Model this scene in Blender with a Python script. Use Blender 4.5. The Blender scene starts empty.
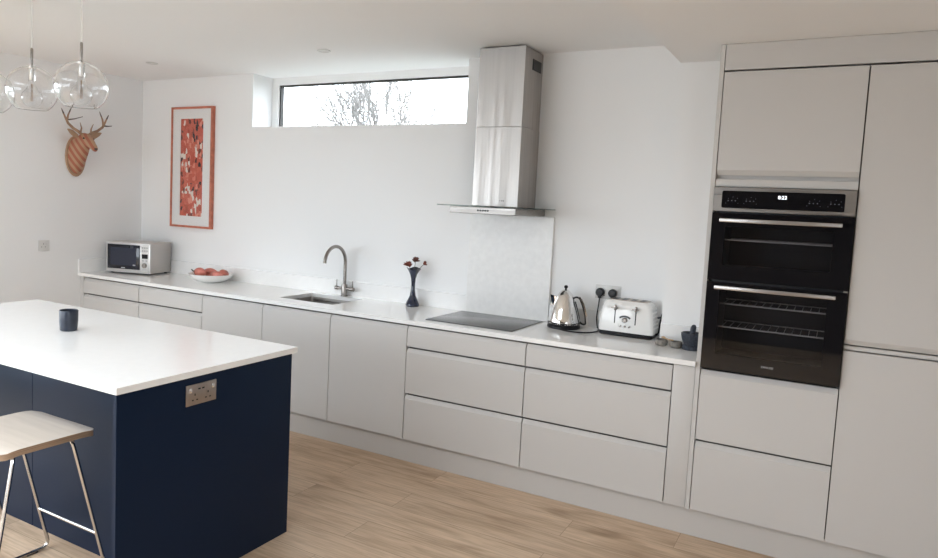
import bpy, bmesh, math, random
from mathutils import Vector, Matrix
from math import pi, sin, cos, sqrt, radians

SC = bpy.context.scene
COL = SC.collection

# ------------------------------------------------------------------ geometry helpers
class MB:
    def __init__(s):
        s.bm = bmesh.new()
    def _face(s, vs):
        try:
            return s.bm.faces.new(vs)
        except ValueError:
            return None
    def box(s, x0, x1, y0, y1, z0, z1, bev=0.0, seg=2):
        vs = [s.bm.verts.new((x, y, z)) for x in (x0, x1) for y in (y0, y1) for z in (z0, z1)]
        idx = [(0, 1, 3, 2), (4, 6, 7, 5), (0, 4, 5, 1), (2, 3, 7, 6), (0, 2, 6, 4), (1, 5, 7, 3)]
        fs = [s._face([vs[i] for i in f]) for f in idx]
        if bev > 0:
            es = {e for f in fs for e in f.edges}
            bmesh.ops.bevel(s.bm, geom=list(es), offset=bev, segments=seg, profile=0.5, affect='EDGES')
        return s
    def loft(s, rings, cap=True, closed=True):
        R = [[s.bm.verts.new(p) for p in r] for r in rings]
        n = len(R[0])
        for a, b in zip(R[:-1], R[1:]):
            for i in range(n if closed else n - 1):
                j = (i + 1) % n
                s._face([a[i], a[j], b[j], b[i]])
        if cap:
            s._face(R[0][::-1]); s._face(R[-1])
        return s
    def tube(s, pts, r, n=10, loop=False):
        pts = [Vector(p) for p in pts]
        m = len(pts)
        rr = r if isinstance(r, (list, tuple)) else [r] * m
        T = []
        for i in range(m):
            if loop:
                t = pts[(i + 1) % m] - pts[i - 1]
            else:
                t = pts[min(i + 1, m - 1)] - pts[max(i - 1, 0)]
            T.append(t.normalized())
        up = Vector((0, 0, 1)) if abs(T[0].z) < .9 else Vector((1, 0, 0))
        nrm = (up - T[0] * up.dot(T[0])).normalized()
        rings = []
        for i in range(m):
            nrm = (nrm - T[i] * nrm.dot(T[i])).normalized()
            b = T[i].cross(nrm)
            rings.append([pts[i] + (nrm * cos(2 * pi * k / n) + b * sin(2 * pi * k / n)) * rr[i] for k in range(n)])
        if loop:
            rings.append(rings[0])
            s.loft(rings, cap=False)
        else:
            s.loft(rings, cap=True)
        return s
    def lathe(s, prof, c=(0, 0, 0), n=32, axis='z', cap=True):
        rings = []
        for r, z in prof:
            r = max(r, 1e-5)
            ring = []
            for k in range(n):
                a = 2 * pi * k / n
                if axis == 'z':
                    p = (c[0] + r * cos(a), c[1] + r * sin(a), c[2] + z)
                elif axis == 'y':
                    p = (c[0] + r * cos(a), c[1] + z, c[2] + r * sin(a))
                else:
                    p = (c[0] + z, c[1] + r * cos(a), c[2] + r * sin(a))
                ring.append(p)
            rings.append(ring)
        s.loft(rings, cap=cap)
        return s
    def ball(s, c, r, n=16, sc=(1, 1, 1)):
        m = n // 2
        rings = []
        for i in range(m + 1):
            t = pi * i / m
            q = max(sin(t), 1e-4)
            rings.append([(c[0] + sc[0] * r * q * cos(2 * pi * k / n), c[1] + sc[1] * r * q * sin(2 * pi * k / n), c[2] - sc[2] * r * cos(t)) for k in range(n)])
        s.loft(rings)
        return s
    def prism(s, poly, axis, a, b):
        def P(u, v, w):
            return {'x': (w, u, v), 'y': (u, w, v), 'z': (u, v, w)}[axis]
        s.loft([[P(u, v, a) for u, v in poly], [P(u, v, b) for u, v in poly]])
        return s
    def cells(s, us, vs, inside, w0, w1, axes='xyz'):
        def P(u, v, w):
            d = dict(zip(axes, (u, v, w)))
            return (d['x'], d['y'], d['z'])
        nu, nv = len(us) - 1, len(vs) - 1
        ins = lambda i, j: 0 <= i < nu and 0 <= j < nv and inside((us[i] + us[i + 1]) / 2, (vs[j] + vs[j + 1]) / 2)
        V = {}
        def vert(i, j, k):
            if (i, j, k) not in V:
                V[(i, j, k)] = s.bm.verts.new(P(us[i], vs[j], (w0, w1)[k]))
            return V[(i, j, k)]
        for i in range(nu):
            for j in range(nv):
                if not ins(i, j):
                    continue
                for k in (0, 1):
                    s._face([vert(i, j, k), vert(i + 1, j, k), vert(i + 1, j + 1, k), vert(i, j + 1, k)])
                for (di, dj, e) in ((-1, 0, ((i, j), (i, j + 1))), (1, 0, ((i + 1, j), (i + 1, j + 1))), (0, -1, ((i, j), (i + 1, j))), (0, 1, ((i, j + 1), (i + 1, j + 1)))):
                    if not ins(i + di, j + dj):
                        (a, b), (c, d) = e
                        s._face([vert(a, b, 0), vert(c, d, 0), vert(c, d, 1), vert(a, b, 1)])
        return s
    def rot(s, m):
        bmesh.ops.transform(s.bm, matrix=m, verts=s.bm.verts)
        return s

def obj(name, mb, mat, parent=None, flat=False, angle=32, recenter=True):
    bm = mb.bm
    bmesh.ops.remove_doubles(bm, verts=bm.verts, dist=2e-5)
    bmesh.ops.recalc_face_normals(bm, faces=bm.faces)
    c = Vector((0, 0, 0))
    if recenter and len(bm.verts):
        lo = Vector([min(v.co[i] for v in bm.verts) for i in range(3)])
        hi = Vector([max(v.co[i] for v in bm.verts) for i in range(3)])
        c = (lo + hi) / 2
        bmesh.ops.translate(bm, verts=bm.verts, vec=-c)
    me = bpy.data.meshes.new(name)
    bm.to_mesh(me); bm.free()
    if not flat:
        for p in me.polygons:
            p.use_smooth = True
        me.set_sharp_from_angle(angle=radians(angle))
    for m in (mat if isinstance(mat, (list, tuple)) else [mat]):
        me.materials.append(m)
    o = bpy.data.objects.new(name, me)
    COL.objects.link(o)
    if parent is not None:
        o.parent = parent
    o.location = c
    return o

def tag(o, label, cat, group=None):
    o['label'] = label
    o['category'] = cat
    if group:
        o['group'] = group
    return o

def thing(name, label, cat, loc=(0, 0, 0), rz=0.0, group=None):
    o = bpy.data.objects.new(name, None)
    o.empty_display_size = 0.1
    COL.objects.link(o)
    o.location = loc
    o.rotation_euler = (0, 0, rz)
    return tag(o, label, cat, group)

def copy_tree(o, parent=None):
    c = o.copy()
    COL.objects.link(c)
    if parent is not None:
        c.parent = parent
    for ch in list(o.children):
        copy_tree(ch, c)
    return c

def struct(name, mb, mat, parent=None, **k):
    o = obj(name, mb, mat, parent, **k)
    if parent is None:
        o['kind'] = 'structure'
    return o

def text_mb(body, size, align='CENTER'):
    cu = bpy.data.curves.new('lettering', 'FONT')
    cu.body = body; cu.size = size; cu.align_x = align; cu.align_y = 'CENTER'
    cu.extrude = size * .03
    cu.resolution_u = 3
    to = bpy.data.objects.new('lettering', cu)
    COL.objects.link(to)
    bpy.context.view_layer.update()
    dg = bpy.context.evaluated_depsgraph_get()
    me = bpy.data.meshes.new_from_object(to.evaluated_get(dg))
    mb = MB(); mb.bm.from_mesh(me)
    bpy.data.objects.remove(to); bpy.data.curves.remove(cu); bpy.data.meshes.remove(me)
    return mb

def arc(c, r, a0, a1, n, plane='yz', k=0.0):
    out = []
    for i in range(n + 1):
        a = a0 + (a1 - a0) * i / n
        u, v = c[0] + r * cos(a), c[1] + r * sin(a)
        out.append({'yz': (k, u, v), 'xz': (u, k, v), 'xy': (u, v, k)}[plane])
    return out

def fillet(pts, r, n=5):
    """round the inner corners of a polyline"""
    pts = [Vector(p) for p in pts]
    out = [pts[0]]
    for a, b, c in zip(pts[:-2], pts[1:-1], pts[2:]):
        d1 = (a - b); d2 = (c - b)
        k = min(r, d1.length * .49, d2.length * .49)
        p, q = b + d1.normalized() * k, b + d2.normalized() * k
        for i in range(n + 1):
            t = i / n
            out.append(p * (1 - t) ** 2 + b * 2 * t * (1 - t) + q * t * t)
    out.append(pts[-1])
    return out

# ------------------------------------------------------------------ materials
def nt(name):
    m = bpy.data.materials.new(name)
    m.use_nodes = True
    t = m.node_tree
    t.nodes.clear()
    out = t.nodes.new('ShaderNodeOutputMaterial')
    return m, t, out

def pbr(name, col, rough=.5, metal=0.0, spec=.5, bump=None, vary=None, emit=None, coat=0.0):
    m, t, out = nt(name)
    b = t.nodes.new('ShaderNodeBsdfPrincipled')
    b.inputs['Base Color'].default_value = (*col, 1)
    b.inputs['Roughness'].default_value = rough
    b.inputs['Metallic'].default_value = metal
    b.inputs['Specular IOR Level'].default_value = spec
    b.inputs['Coat Weight'].default_value = coat
    if emit:
        b.inputs['Emission Color'].default_value = (*emit[0], 1)
        b.inputs['Emission Strength'].default_value = emit[1]
    tc = t.nodes.new('ShaderNodeTexCoord')
    if vary:      # (scale vector, amount)
        mp = t.nodes.new('ShaderNodeMapping'); mp.inputs['Scale'].default_value = vary[0]
        nz = t.nodes.new('ShaderNodeTexNoise'); nz.inputs['Scale'].default_value = 1; nz.inputs['Detail'].default_value = 4
        t.links.new(tc.outputs['Object'], mp.inputs['Vector']); t.links.new(mp.outputs['Vector'], nz.inputs['Vector'])
        rp = t.nodes.new('ShaderNodeValToRGB')
        rp.color_ramp.elements[0].position = .3; rp.color_ramp.elements[1].position = .7
        k = vary[1]
        rp.color_ramp.elements[0].color = (*[c * (1 - k) for c in col], 1)
        rp.color_ramp.elements[1].color = (*[min(1, c * (1 + k)) for c in col], 1)
        t.links.new(nz.outputs['Fac'], rp.inputs['Fac']); t.links.new(rp.outputs['Color'], b.inputs['Base Color'])
    if bump:      # (scale vector, strength, distance)
        mp = t.nodes.new('ShaderNodeMapping'); mp.inputs['Scale'].default_value = bump[0]
        nz = t.nodes.new('ShaderNodeTexNoise'); nz.inputs['Scale'].default_value = 1; nz.inputs['Detail'].default_value = 3
        bp = t.nodes.new('ShaderNodeBump'); bp.inputs['Strength'].default_value = bump[1]; bp.inputs['Distance'].default_value = bump[2]
        t.links.new(tc.outputs['Object'], mp.inputs['Vector']); t.links.new(mp.outputs['Vector'], nz.inputs['Vector'])
        t.links.new(nz.outputs['Fac'], bp.inputs['Height']); t.links.new(bp.outputs['Normal'], b.inputs['Normal'])
    t.links.new(b.outputs['BSDF'], out.inputs['Surface'])
    return m

def glass_pane(name, tint=(1, 1, 1), refl=1.0, rough=0.0):
    m, t, out = nt(name)
    tr = t.nodes.new('ShaderNodeBsdfTransparent'); tr.inputs['Color'].default_value = (*tint, 1)
    gl = t.nodes.new('ShaderNodeBsdfGlossy'); gl.inputs['Roughness'].default_value = rough
    lw = t.nodes.new('ShaderNodeLayerWeight'); lw.inputs['Blend'].default_value = .5
    pw = t.nodes.new('ShaderNodeMath'); pw.operation = 'POWER'; pw.inputs[1].default_value = 5
    ma = t.nodes.new('ShaderNodeMath'); ma.operation = 'MULTIPLY_ADD'; ma.inputs[1].default_value = .90; ma.inputs[2].default_value = .04
    mu = t.nodes.new('ShaderNodeMath'); mu.operation = 'MULTIPLY'; mu.inputs[1].default_value = refl
    t.links.new(lw.outputs['Facing'], pw.inputs[0]); t.links.new(pw.outputs[0], ma.inputs[0]); t.links.new(ma.outputs[0], mu.inputs[0])
    mx = t.nodes.new('ShaderNodeMixShader')
    t.links.new(mu.outputs[0], mx.inputs['Fac'])
    t.links.new(tr.outputs[0], mx.inputs[1]); t.links.new(gl.outputs[0], mx.inputs[2])
    t.links.new(mx.outputs[0], out.inputs['Surface'])
    return m

def floor_mat():
    m, t, out = nt('oak planks')
    N, Lk = t.nodes, t.links
    b = N.new('ShaderNodeBsdfPrincipled'); b.inputs['Roughness'].default_value = .5
    b.inputs['Specular IOR Level'].default_value = .35
    tc = N.new('ShaderNodeTexCoord')
    br = N.new('ShaderNodeTexBrick')
    br.offset = .37; br.offset_frequency = 2
    br.inputs['Scale'].default_value = 1.0
    br.inputs['Brick Width'].default_value = 1.38
    br.inputs['Row Height'].default_value = .21
    br.inputs['Mortar Size'].default_value = .0016
    br.inputs['Mortar Smooth'].default_value = .3
    br.inputs['Color1'].default_value = (.0, .0, .0, 1)
    br.inputs['Color2'].default_value = (1, 1, 1, 1)
    br.inputs['Mortar'].default_value = (.5, .5, .5, 1)
    Lk.new(tc.outputs['Object'], br.inputs['Vector'])
    # plank dependent offset of the grain
    sep = N.new('ShaderNodeVectorMath'); sep.operation = 'MULTIPLY_ADD'
    sep.inputs[1].default_value = (3.7, 9.1, 5.3)
    Lk.new(br.outputs['Color'], sep.inputs[0]); Lk.new(tc.outputs['Object'], sep.inputs[2])
    def noise(scale, sc, det, dist=0):
        mp = N.new('ShaderNodeMapping'); mp.inputs['Scale'].default_value = scale
        nz = N.new('ShaderNodeTexNoise'); nz.inputs['Scale'].default_value = sc; nz.inputs['Detail'].default_value = det
        nz.inputs['Distortion'].default_value = dist
        Lk.new(sep.outputs[0], mp.inputs['Vector']); Lk.new(mp.outputs[0], nz.inputs['Vector'])
        return nz.outputs['Fac']
    def ramp(f, stops):
        r = N.new('ShaderNodeValToRGB')
        e = r.color_ramp.elements
        e[0].position, e[0].color = stops[0][0], (*stops[0][1], 1)
        e[1].position, e[1].color = stops[-1][0], (*stops[-1][1], 1)
        for p, c in stops[1:-1]:
            x = e.new(p); x.color = (*c, 1)
        Lk.new(f, r.inputs['Fac'])
        return r.outputs['Color']
    def mix(kind, f, a, bb):
        x = N.new('ShaderNodeMix'); x.data_type = 'RGBA'; x.blend_type = kind
        if isinstance(f, float): x.inputs[0].default_value = f
        else: Lk.new(f, x.inputs[0])
        Lk.new(a, x.inputs[6])
        if isinstance(bb, tuple): x.inputs[7].default_value = (*bb, 1)
        else: Lk.new(bb, x.inputs[7])
        return x.outputs[2]
    base = ramp(noise((.9, 6, 1), 1.6, 5, .6), [(.28, (.53, .38, .258)), (.5, (.68, .515, .37)), (.74, (.74, .575, .425))])
    fine = ramp(noise((5, 95, 1), 1.0, 5, .3), [(.35, (.72, .70, .68)), (.6, (1, 1, 1))])
    c = mix('MULTIPLY', .75, base, fine)
    # knots and dark cathedral patches
    kn = ramp(noise((1.3, 5.0, 1), 1.25, 5, .35), [(.54, (1, 1, 1)), (.66, (.70, .65, .60)), (.78, (.40, .34, .29))])
    c = mix('MULTIPLY', .8, c, kn)
    # faint tone shift from plank to plank
    pl = ramp(br.outputs['Color'], [(0, (.95, .95, .95)), (1, (1.03, 1.03, 1.03))])
    c = mix('MULTIPLY', 1.0, c, pl)
    c = mix('MIX', br.outputs['Fac'], c, (.36, .25, .17))
    Lk.new(c, b.inputs['Base Color'])
    bp = N.new('ShaderNodeBump'); bp.inputs['Strength'].default_value = .12; bp.inputs['Distance'].default_value = .002
    Lk.new(fine, bp.inputs['Height']); Lk.new(bp.outputs[0], b.inputs['Normal'])
    Lk.new(b.outputs[0], out.inputs['Surface'])
    return m

def art_mat():
    m, t, out = nt('abstract coral print')
    N, Lk = t.nodes, t.links
    b = N.new('ShaderNodeBsdfPrincipled'); b.inputs['Roughness'].default_value = .55
    tc = N.new('ShaderNodeTexCoord')
    mp = N.new('ShaderNodeMapping'); mp.inputs['Scale'].default_value = (1.25, 1, .75)
    Lk.new(tc.outputs['Object'], mp.inputs['Vector'])
    def vor(scale, feat, met='CHEBYCHEV'):
        v = N.new('ShaderNodeTexVoronoi'); v.feature = feat; v.distance = met
        v.inputs['Scale'].default_value = scale
        Lk.new(mp.outputs[0], v.inputs['Vector'])
        return v
    v1 = vor(17, 'F1'); sp = N.new('ShaderNodeSeparateColor'); Lk.new(v1.outputs['Color'], sp.inputs[0])
    r1 = N.new('ShaderNodeValToRGB'); r1.color_ramp.interpolation = 'CONSTANT'
    e = r1.color_ramp.elements
    e[0].position, e[0].color = 0, (.52, .10, .065, 1)
    e[1].position, e[1].color = .28, (.60, .15, .10, 1)
    for p, c in ((.5, (.42, .085, .05)), (.62, (.66, .22, .16)), (.76, (.50, .11, .07)), (.88, (.03, .028, .03)), (.93, (.72, .66, .60))):
        x = e.new(p); x.color = (*c, 1)
    Lk.new(sp.outputs[0], r1.inputs['Fac'])
    v2 = vor(34, 'F1'); sp2 = N.new('ShaderNodeSeparateColor'); Lk.new(v2.outputs['Color'], sp2.inputs[0])
    r2 = N.new('ShaderNodeValToRGB'); r2.color_ramp.interpolation = 'CONSTANT'
    e = r2.color_ramp.elements
    e[0].position, e[0].color = 0, (.55, .12, .08, 1)
    e[1].position, e[1].color = .6, (.16, .05, .035, 1)
    for p, c in ((.68, (.70, .27, .2)), (.80, (.03, .026, .028)), (.86, (.74, .68, .62))):
        x = e.new(p); x.color = (*c, 1)
    Lk.new(sp2.outputs[1], r2.inputs['Fac'])
    mx = N.new('ShaderNodeMix'); mx.data_type = 'RGBA'
    mk = N.new('ShaderNodeMath'); mk.operation = 'GREATER_THAN'; mk.inputs[1].default_value = .42
    Lk.new(sp2.outputs[2], mk.inputs[0]); Lk.new(mk.outputs[0], mx.inputs[0])
    Lk.new(r1.outputs[0], mx.inputs[6]); Lk.new(r2.outputs[0], mx.inputs[7])
    Lk.new(mx.outputs[2], b.inputs['Base Color'])
    Lk.new(b.outputs[0], out.inputs['Surface'])
    return m

def band_mat():
    """stacked ply slices: tan faces with coral-brown edges between"""
    m, t, out = nt('stacked ply slices')
    N, Lk = t.nodes, t.links
    b = N.new('ShaderNodeBsdfPrincipled'); b.inputs['Roughness'].default_value = .6
    tc = N.new('ShaderNodeTexCoord')
    wv = N.new('ShaderNodeTexWave'); wv.wave_type = 'BANDS'; wv.bands_direction = 'DIAGONAL'
    wv.inputs['Scale'].default_value = 8.5; wv.inputs['Distortion'].default_value = .6; wv.inputs['Detail'].default_value = 1
    Lk.new(tc.outputs['Object'], wv.inputs['Vector'])
    r = N.new('ShaderNodeValToRGB')
    e = r.color_ramp.elements
    e[0].position, e[0].color = .42, (.36, .115, .065, 1)
    e[1].position, e[1].color = .62, (.44, .27, .17, 1)
    Lk.new(wv.outputs['Fac'], r.inputs['Fac']); Lk.new(r.outputs[0], b.inputs['Base Color'])
    Lk.new(b.outputs[0], out.inputs['Surface'])
    return m

def brushed(name, col, rough, stretch=(60, 60, 1.5), k=.25):
    m, t, out = nt(name)
    N, Lk = t.nodes, t.links
    b = N.new('ShaderNodeBsdfPrincipled'); b.inputs['Metallic'].default_value = 1
    b.inputs['Base Color'].default_value = (*col, 1)
    tc = N.new('ShaderNodeTexCoord')
    mp = N.new('ShaderNodeMapping'); mp.inputs['Scale'].default_value = stretch
    nz = N.new('ShaderNodeTexNoise'); nz.inputs['Scale'].default_value = 1; nz.inputs['Detail'].default_value = 4; nz.inputs['Distortion'].default_value = .6
    Lk.new(tc.outputs['Object'], mp.inputs[0]); Lk.new(mp.outputs[0], nz.inputs['Vector'])
    mr = N.new('ShaderNodeMapRange')
    mr.inputs['To Min'].default_value = rough - k * .5; mr.inputs['To Max'].default_value = rough + k * .5
    mr.inputs['From Min'].default_value = .3; mr.inputs['From Max'].default_value = .7
    Lk.new(nz.outputs['Fac'], mr.inputs['Value']); Lk.new(mr.outputs[0], b.inputs['Roughness'])
    bp = N.new('ShaderNodeBump'); bp.inputs['Strength'].default_value = .15; bp.inputs['Distance'].default_value = .002
    Lk.new(nz.outputs['Fac'], bp.inputs['Height']); Lk.new(bp.outputs[0], b.inputs['Normal'])
    Lk.new(b.outputs[0], out.inputs['Surface'])
    return m

M = {}
M['wall'] = pbr('white wall paint', (.855, .86, .865), .85, spec=.25, bump=((18, 18, 18), .05, .002))
M['ceil'] = pbr('white ceiling paint', (.86, .865, .87), .9, spec=.2)
M['floor'] = floor_mat()
M['unit'] = pbr('light grey satin lacquer', (.585, .57, .555), .42, spec=.4)
M['plinth'] = pbr('light grey plinth board', (.56, .54, .52), .5, spec=.4)
M['carcass'] = pbr('carcass board with gap shade', (.17, .16, .15), .6)  # darkened board: shade in the gaps between fronts is in its colour
M['quartz'] = pbr('white quartz', (.87, .868, .862), .13, spec=.5, vary=((26, 26, 26), .012))
M['quartz_edge'] = M['quartz']
M['splash'] = pbr('flecked white quartz', (.82, .815, .805), .3, vary=((30, 30, 30), .03))
M['navy'] = pbr('navy matt lacquer', (.005, .011, .030), .34, spec=.20)
M['navy'].node_tree.nodes['Principled BSDF'].inputs['Specular Tint'].default_value = (.42, .70, 1, 1)
M['steel'] = brushed('brushed steel', (.47, .445, .425), .46)
M['steel_h'] = brushed('brushed steel flat', (.42, .395, .375), .36, stretch=(2, 60, 60))
M['steel_d'] = brushed('brushed steel darkened reflection', (.30, .28, .262), .38, stretch=(2, 60, 60))  # steel darkened in colour to stand in for a darker room reflection
M['chrome'] = pbr('polished chrome', (.80, .79, .78), .07, metal=1)
M['tap'] = pbr('brushed nickel', (.30, .275, .255), .26, metal=1)
M['black'] = pbr('black plastic', (.008, .008, .010), .33, spec=.3)
M['blackglass'] = pbr('black glass', (.006, .006, .008), .04, spec=.5)
M['hob'] = pbr('black ceramic glass', (.055, .052, .05), .20, spec=.6)
M['darkcav'] = pbr('dark enamel cavity', (.02, .021, .024), .35)
M['ovenglass'] = glass_pane('smoked oven glass', (.80, .80, .82), .9)
M['microglass'] = pbr('smoked microwave glass', (.010, .012, .022), .06)
M['pane'] = glass_pane('window glass', (.985, .985, .985), .8)
M['hoodglass'] = glass_pane('hood canopy glass', (.60, .66, .64), 1.0)
M['dark_rear'] = pbr('dark wall for oven reflections', (.075, .058, .048), .8)  # unseen rear wall made dark so the oven glass reflects black
M['frame'] = pbr('white window frame', (.80, .80, .79), .4)
M['gasket'] = pbr('dark gasket', (.03, .028, .026), .6)
M['grey_alu'] = pbr('anthracite aluminium', (.05, .052, .056), .4)
M['white_plastic'] = pbr('white plastic', (.66, .66, .65), .35)
M['white_gloss'] = pbr('white gloss enamel', (.83, .82, .80), .12, coat=.3)
M['porcelain'] = pbr('white porcelain', (.84, .83, .81), .14)
M['fruit'] = pbr('red fruit skin', (.52, .165, .125), .36, vary=((16, 16, 16), .35))
M['stalk'] = pbr('dark stalk', (.022, .030, .016), .7)
M['blueglaze'] = pbr('deep blue glass', (.007, .014, .042), .07, coat=.5)
M['petal'] = pbr('dried red petals', (.22, .055, .035), .8, vary=((60, 60, 60), .5))
M['petal2'] = pbr('dark dried petals', (.12, .035, .025), .8, vary=((60, 60, 60), .6))
M['stem'] = pbr('dry stem', (.10, .085, .05), .8)
M['stone'] = pbr('blue black granite', (.030, .036, .052), .45, vary=((120, 120, 120), .6), bump=((150, 150, 150), .3, .001))
M['greystone'] = pbr('grey stoneware', (.20, .185, .165), .6, vary=((70, 70, 70), .35))
M['wood'] = pbr('pale wood', (.55, .36, .20), .55, vary=((6, 60, 60), .15))
M['cup'] = pbr('slate blue glaze', (.020, .026, .042), .30, vary=((35, 35, 35), .25))
M['cup_in'] = M['cup']
M['seat'] = pbr('pale ash veneer', (.60, .535, .47), .20, spec=.5, vary=((3, 40, 40), .05))
M['ply'] = pbr('plywood edge', (.34, .23, .15), .6, vary=((4, 4, 500), .35))
M['picframe'] = pbr('red stained wood frame', (.52, .165, .10), .45, vary=((30, 30, 30), .2))
M['mat'] = pbr('white mount board', (.78, .775, .77), .8)
M['art'] = art_mat()
M['bands'] = band_mat()
M['tan'] = pbr('tan ply', (.42, .27, .17), .65)
M['antler'] = pbr('brown antler', (.33, .205, .13), .6, vary=((20, 20, 20), .25))
M['antler_tip'] = pbr('dark antler tip', (.06, .042, .035), .6)
M['socket_steel'] = brushed('brushed steel faceplate', (.40, .35, .315), .38)
M['icons'] = pbr('grey touch marks', (.16, .17, .20), .5)
M['brand'] = pbr('pale printed lettering', (.5, .5, .5), .5)
M['display'] = pbr('lit display digits', (.9, .95, 1), .5, emit=((.85, .93, 1), 1.2))
M['rackwire'] = pbr('bright wire', (.48, .47, .46), .4)
M['leg'] = pbr('chromed steel tube', (.56, .545, .53), .14, metal=1)
M['amber'] = pbr('bulb filament', (.72, .50, .34), .4)
M['bark'] = pbr('bark paled by sky glare', (.19, .182, .175), .9)  # lighter than real bark, glare of the bright sky put into the colour
M['patio'] = pbr('outdoor paving', (.30, .29, .275), .9, vary=((3, 3, 3), .1))
M['lawn'] = pbr('wet lawn', (.13, .135, .11), .95, vary=((2, 2, 2), .3))
M['brick'] = pbr('weathered brick', (.30, .13, .08), .9, vary=((9, 9, 20), .3))
M['cord'] = pbr('white flex', (.80, .80, .79), .5)
def glass_solid():
    m, t, out = nt('clear blown glass')
    g = t.nodes.new('ShaderNodeBsdfGlass'); g.inputs['IOR'].default_value = 1.45; g.inputs['Roughness'].default_value = 0.0
    g.inputs['Color'].default_value = (.985, .985, .985, 1)
    t.links.new(g.outputs[0], out.inputs['Surface'])
    return m
M['glass'] = glass_solid()
M['thin_glass'] = glass_pane('thin bulb glass', (.97, .97, .97), 1.5)

# ------------------------------------------------------------------ dimensions
YB = .596                 # back wall face
ZC, ZS = 2.603, 2.452     # ceiling, lower ceiling
XP, YP = 4.713, .371      # boxed-out wall
WT = .91                  # worktop top
DH = 2.42
XR, YR = 7.2, -6.4        # right wall, rear wall
WX0, WX1, WZ = 1.345, 3.297, 2.178

# ------------------------------------------------------------------ setting
mb = MB(); mb.box(-.25, XR + .2, YR - .2, YB + .25, -.12, 0); struct('floor', mb, M['floor'])
mb = MB()
LX0, LX1, LY0, LY1 = 1.3, 4.3, -4.5, -2.8      # roof light
mb.cells([-.25, LX0, LX1, XP], [YR - .2, LY0, LY1, .86],
         lambda x, y: not (LX0 < x < LX1 and LY0 < y < LY1), ZC, ZC + .25, 'xyz')
struct('ceiling', mb, M['ceil'])
mb = MB(); mb.box(XP, XR + .2, YR - .2, YP, ZS, ZC + .25); struct('ceiling_lower', mb, M['ceil'])
mb = MB()
mb.cells([-.25, WX0, WX1, XR + .2], [0, WZ, ZC], lambda x, z: not (WX0 < x < WX1 and z > WZ), YB, YB + .28, 'xzy')
struct('wall_back', mb, M['wall'])
mb = MB(); mb.box(XP, XR + .2, YP, YB, 0, ZC + .25)
struct('wall_boxing', mb, M['wall'])
LW0, LW1 = -6.2, -1.6                          # glazed opening in the left wall
mb = MB()
mb.cells([YR - .2, LW0, LW1, YB], [0, DH, ZC], lambda y, z: not (LW0 < y < LW1 and z < DH), -.25, 0, 'yzx')
struct('wall_left', mb, M['wall'])
RX0, RX1 = .1, 3.2
mb = MB()
mb.cells([0, RX0, RX1, XR + .2], [0, DH, ZC], lambda x, z: not (RX0 < x < RX1 and z < DH), YR - .2, YR, 'xzy')
struct('wall_rear', mb, M['dark_rear'])
RW0, RW1 = -5.6, -3.8
mb = MB()
mb.cells([YR, RW0, RW1, YP], [0, .25, 2.25, ZS], lambda y, z: not (RW0 < y < RW1 and .25 < z < 2.25), XR, XR + .2, 'yzx'); struct('wall_right', mb, M['wall'])

# high strip window
y0 = .815
mb = MB()
mb.cells([WX0, WX0 + .075, WX1 - .075, WX1], [WZ, WZ + .02, ZC - .06, ZC], lambda x, z: not (WX0 + .075 < x < WX1 - .075 and WZ + .02 < z < ZC - .06), y0, y0 + .06, 'xzy')
win = struct('window_1', mb, M['frame'])
def child(name, mb, mat, par):
    """part of a single-mesh thing: built in world coordinates, parented to it"""
    o = obj(name, mb, mat, None)
    o.parent = par
    o.location = Vector(o.location) - Vector(par.location)
    return o
mb = MB()
a, b_, c_, d_ = WX0 + .075, WX1 - .075, WZ + .02, ZC - .06
mb.cells([a, a + .012, b_ - .012, b_], [c_, c_ + .008, d_ - .012, d_], lambda x, z: not (a + .012 < x < b_ - .012 and c_ + .008 < z < d_ - .012), y0 + .012, y0 + .05, 'xzy')
child('gasket', mb, M['gasket'], win)
mb = MB(); mb.box(a + .006, b_ - .006, y0 + .028, y0 + .034, c_ + .003, d_ - .006); child('pane', mb, M['pane'], win)

# glazed doors behind the camera and in the left wall, roof light
def glazed(name, u0, u1, z0, z1, n, w0, w1, axes):
    st = .06
    us = [u0]
    for i in range(n):
        p0, p1 = u0 + (u1 - u0) * i / n, u0 + (u1 - u0) * (i + 1) / n
        us += [p0 + st, p1 - st]
        if i < n - 1: us.append(p1)
    us.append(u1)
    us = sorted(set(us))
    holes = [(u0 + (u1 - u0) * i / n + st, u0 + (u1 - u0) * (i + 1) / n - st) for i in range(n)]
    mb = MB()
    mb.cells(us, [z0, z0 + st, z1 - st, z1], lambda u, v: not (z0 + st < v < z1 - st and any(h0 < u < h1 for h0, h1 in holes)), w0, w1, axes)
    f = struct(name, mb, M['grey_alu'])
    for h0, h1 in holes:
        mb = MB()
        wm = (w0 + w1) / 2
        mb.cells([h0 - .01, h1 + .01], [z0 + st - .01, z1 - st + .01], lambda u, v: True, wm - .004, wm + .004, axes)
        child('pane', mb, M['pane'], f)
    return f
glazed('door_1', RX0, RX1, 0, DH, 4, YR - .13, YR - .06, 'xzy')
glazed('door_2', LW0, LW1, 0, DH, 4, -.16, -.09, 'yzx')
glazed('window_3', RW0, RW1, .25, 2.25, 2, XR + .07, XR + .13, 'yzx')
glazed('window_2', LX0, LX1, LY0, LY1, 3, ZC + .12, ZC + .18, 'xyz')

# outdoors
mb = MB(); mb.box(-40, 40, -16, 60, -.5, -.13); o = struct('ground', mb, M['lawn'])
mb = MB(); mb.box(-6, 14, -12, YR - .25, -.14, -.04); o = struct('ground_patio', mb, M['patio'])

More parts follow.
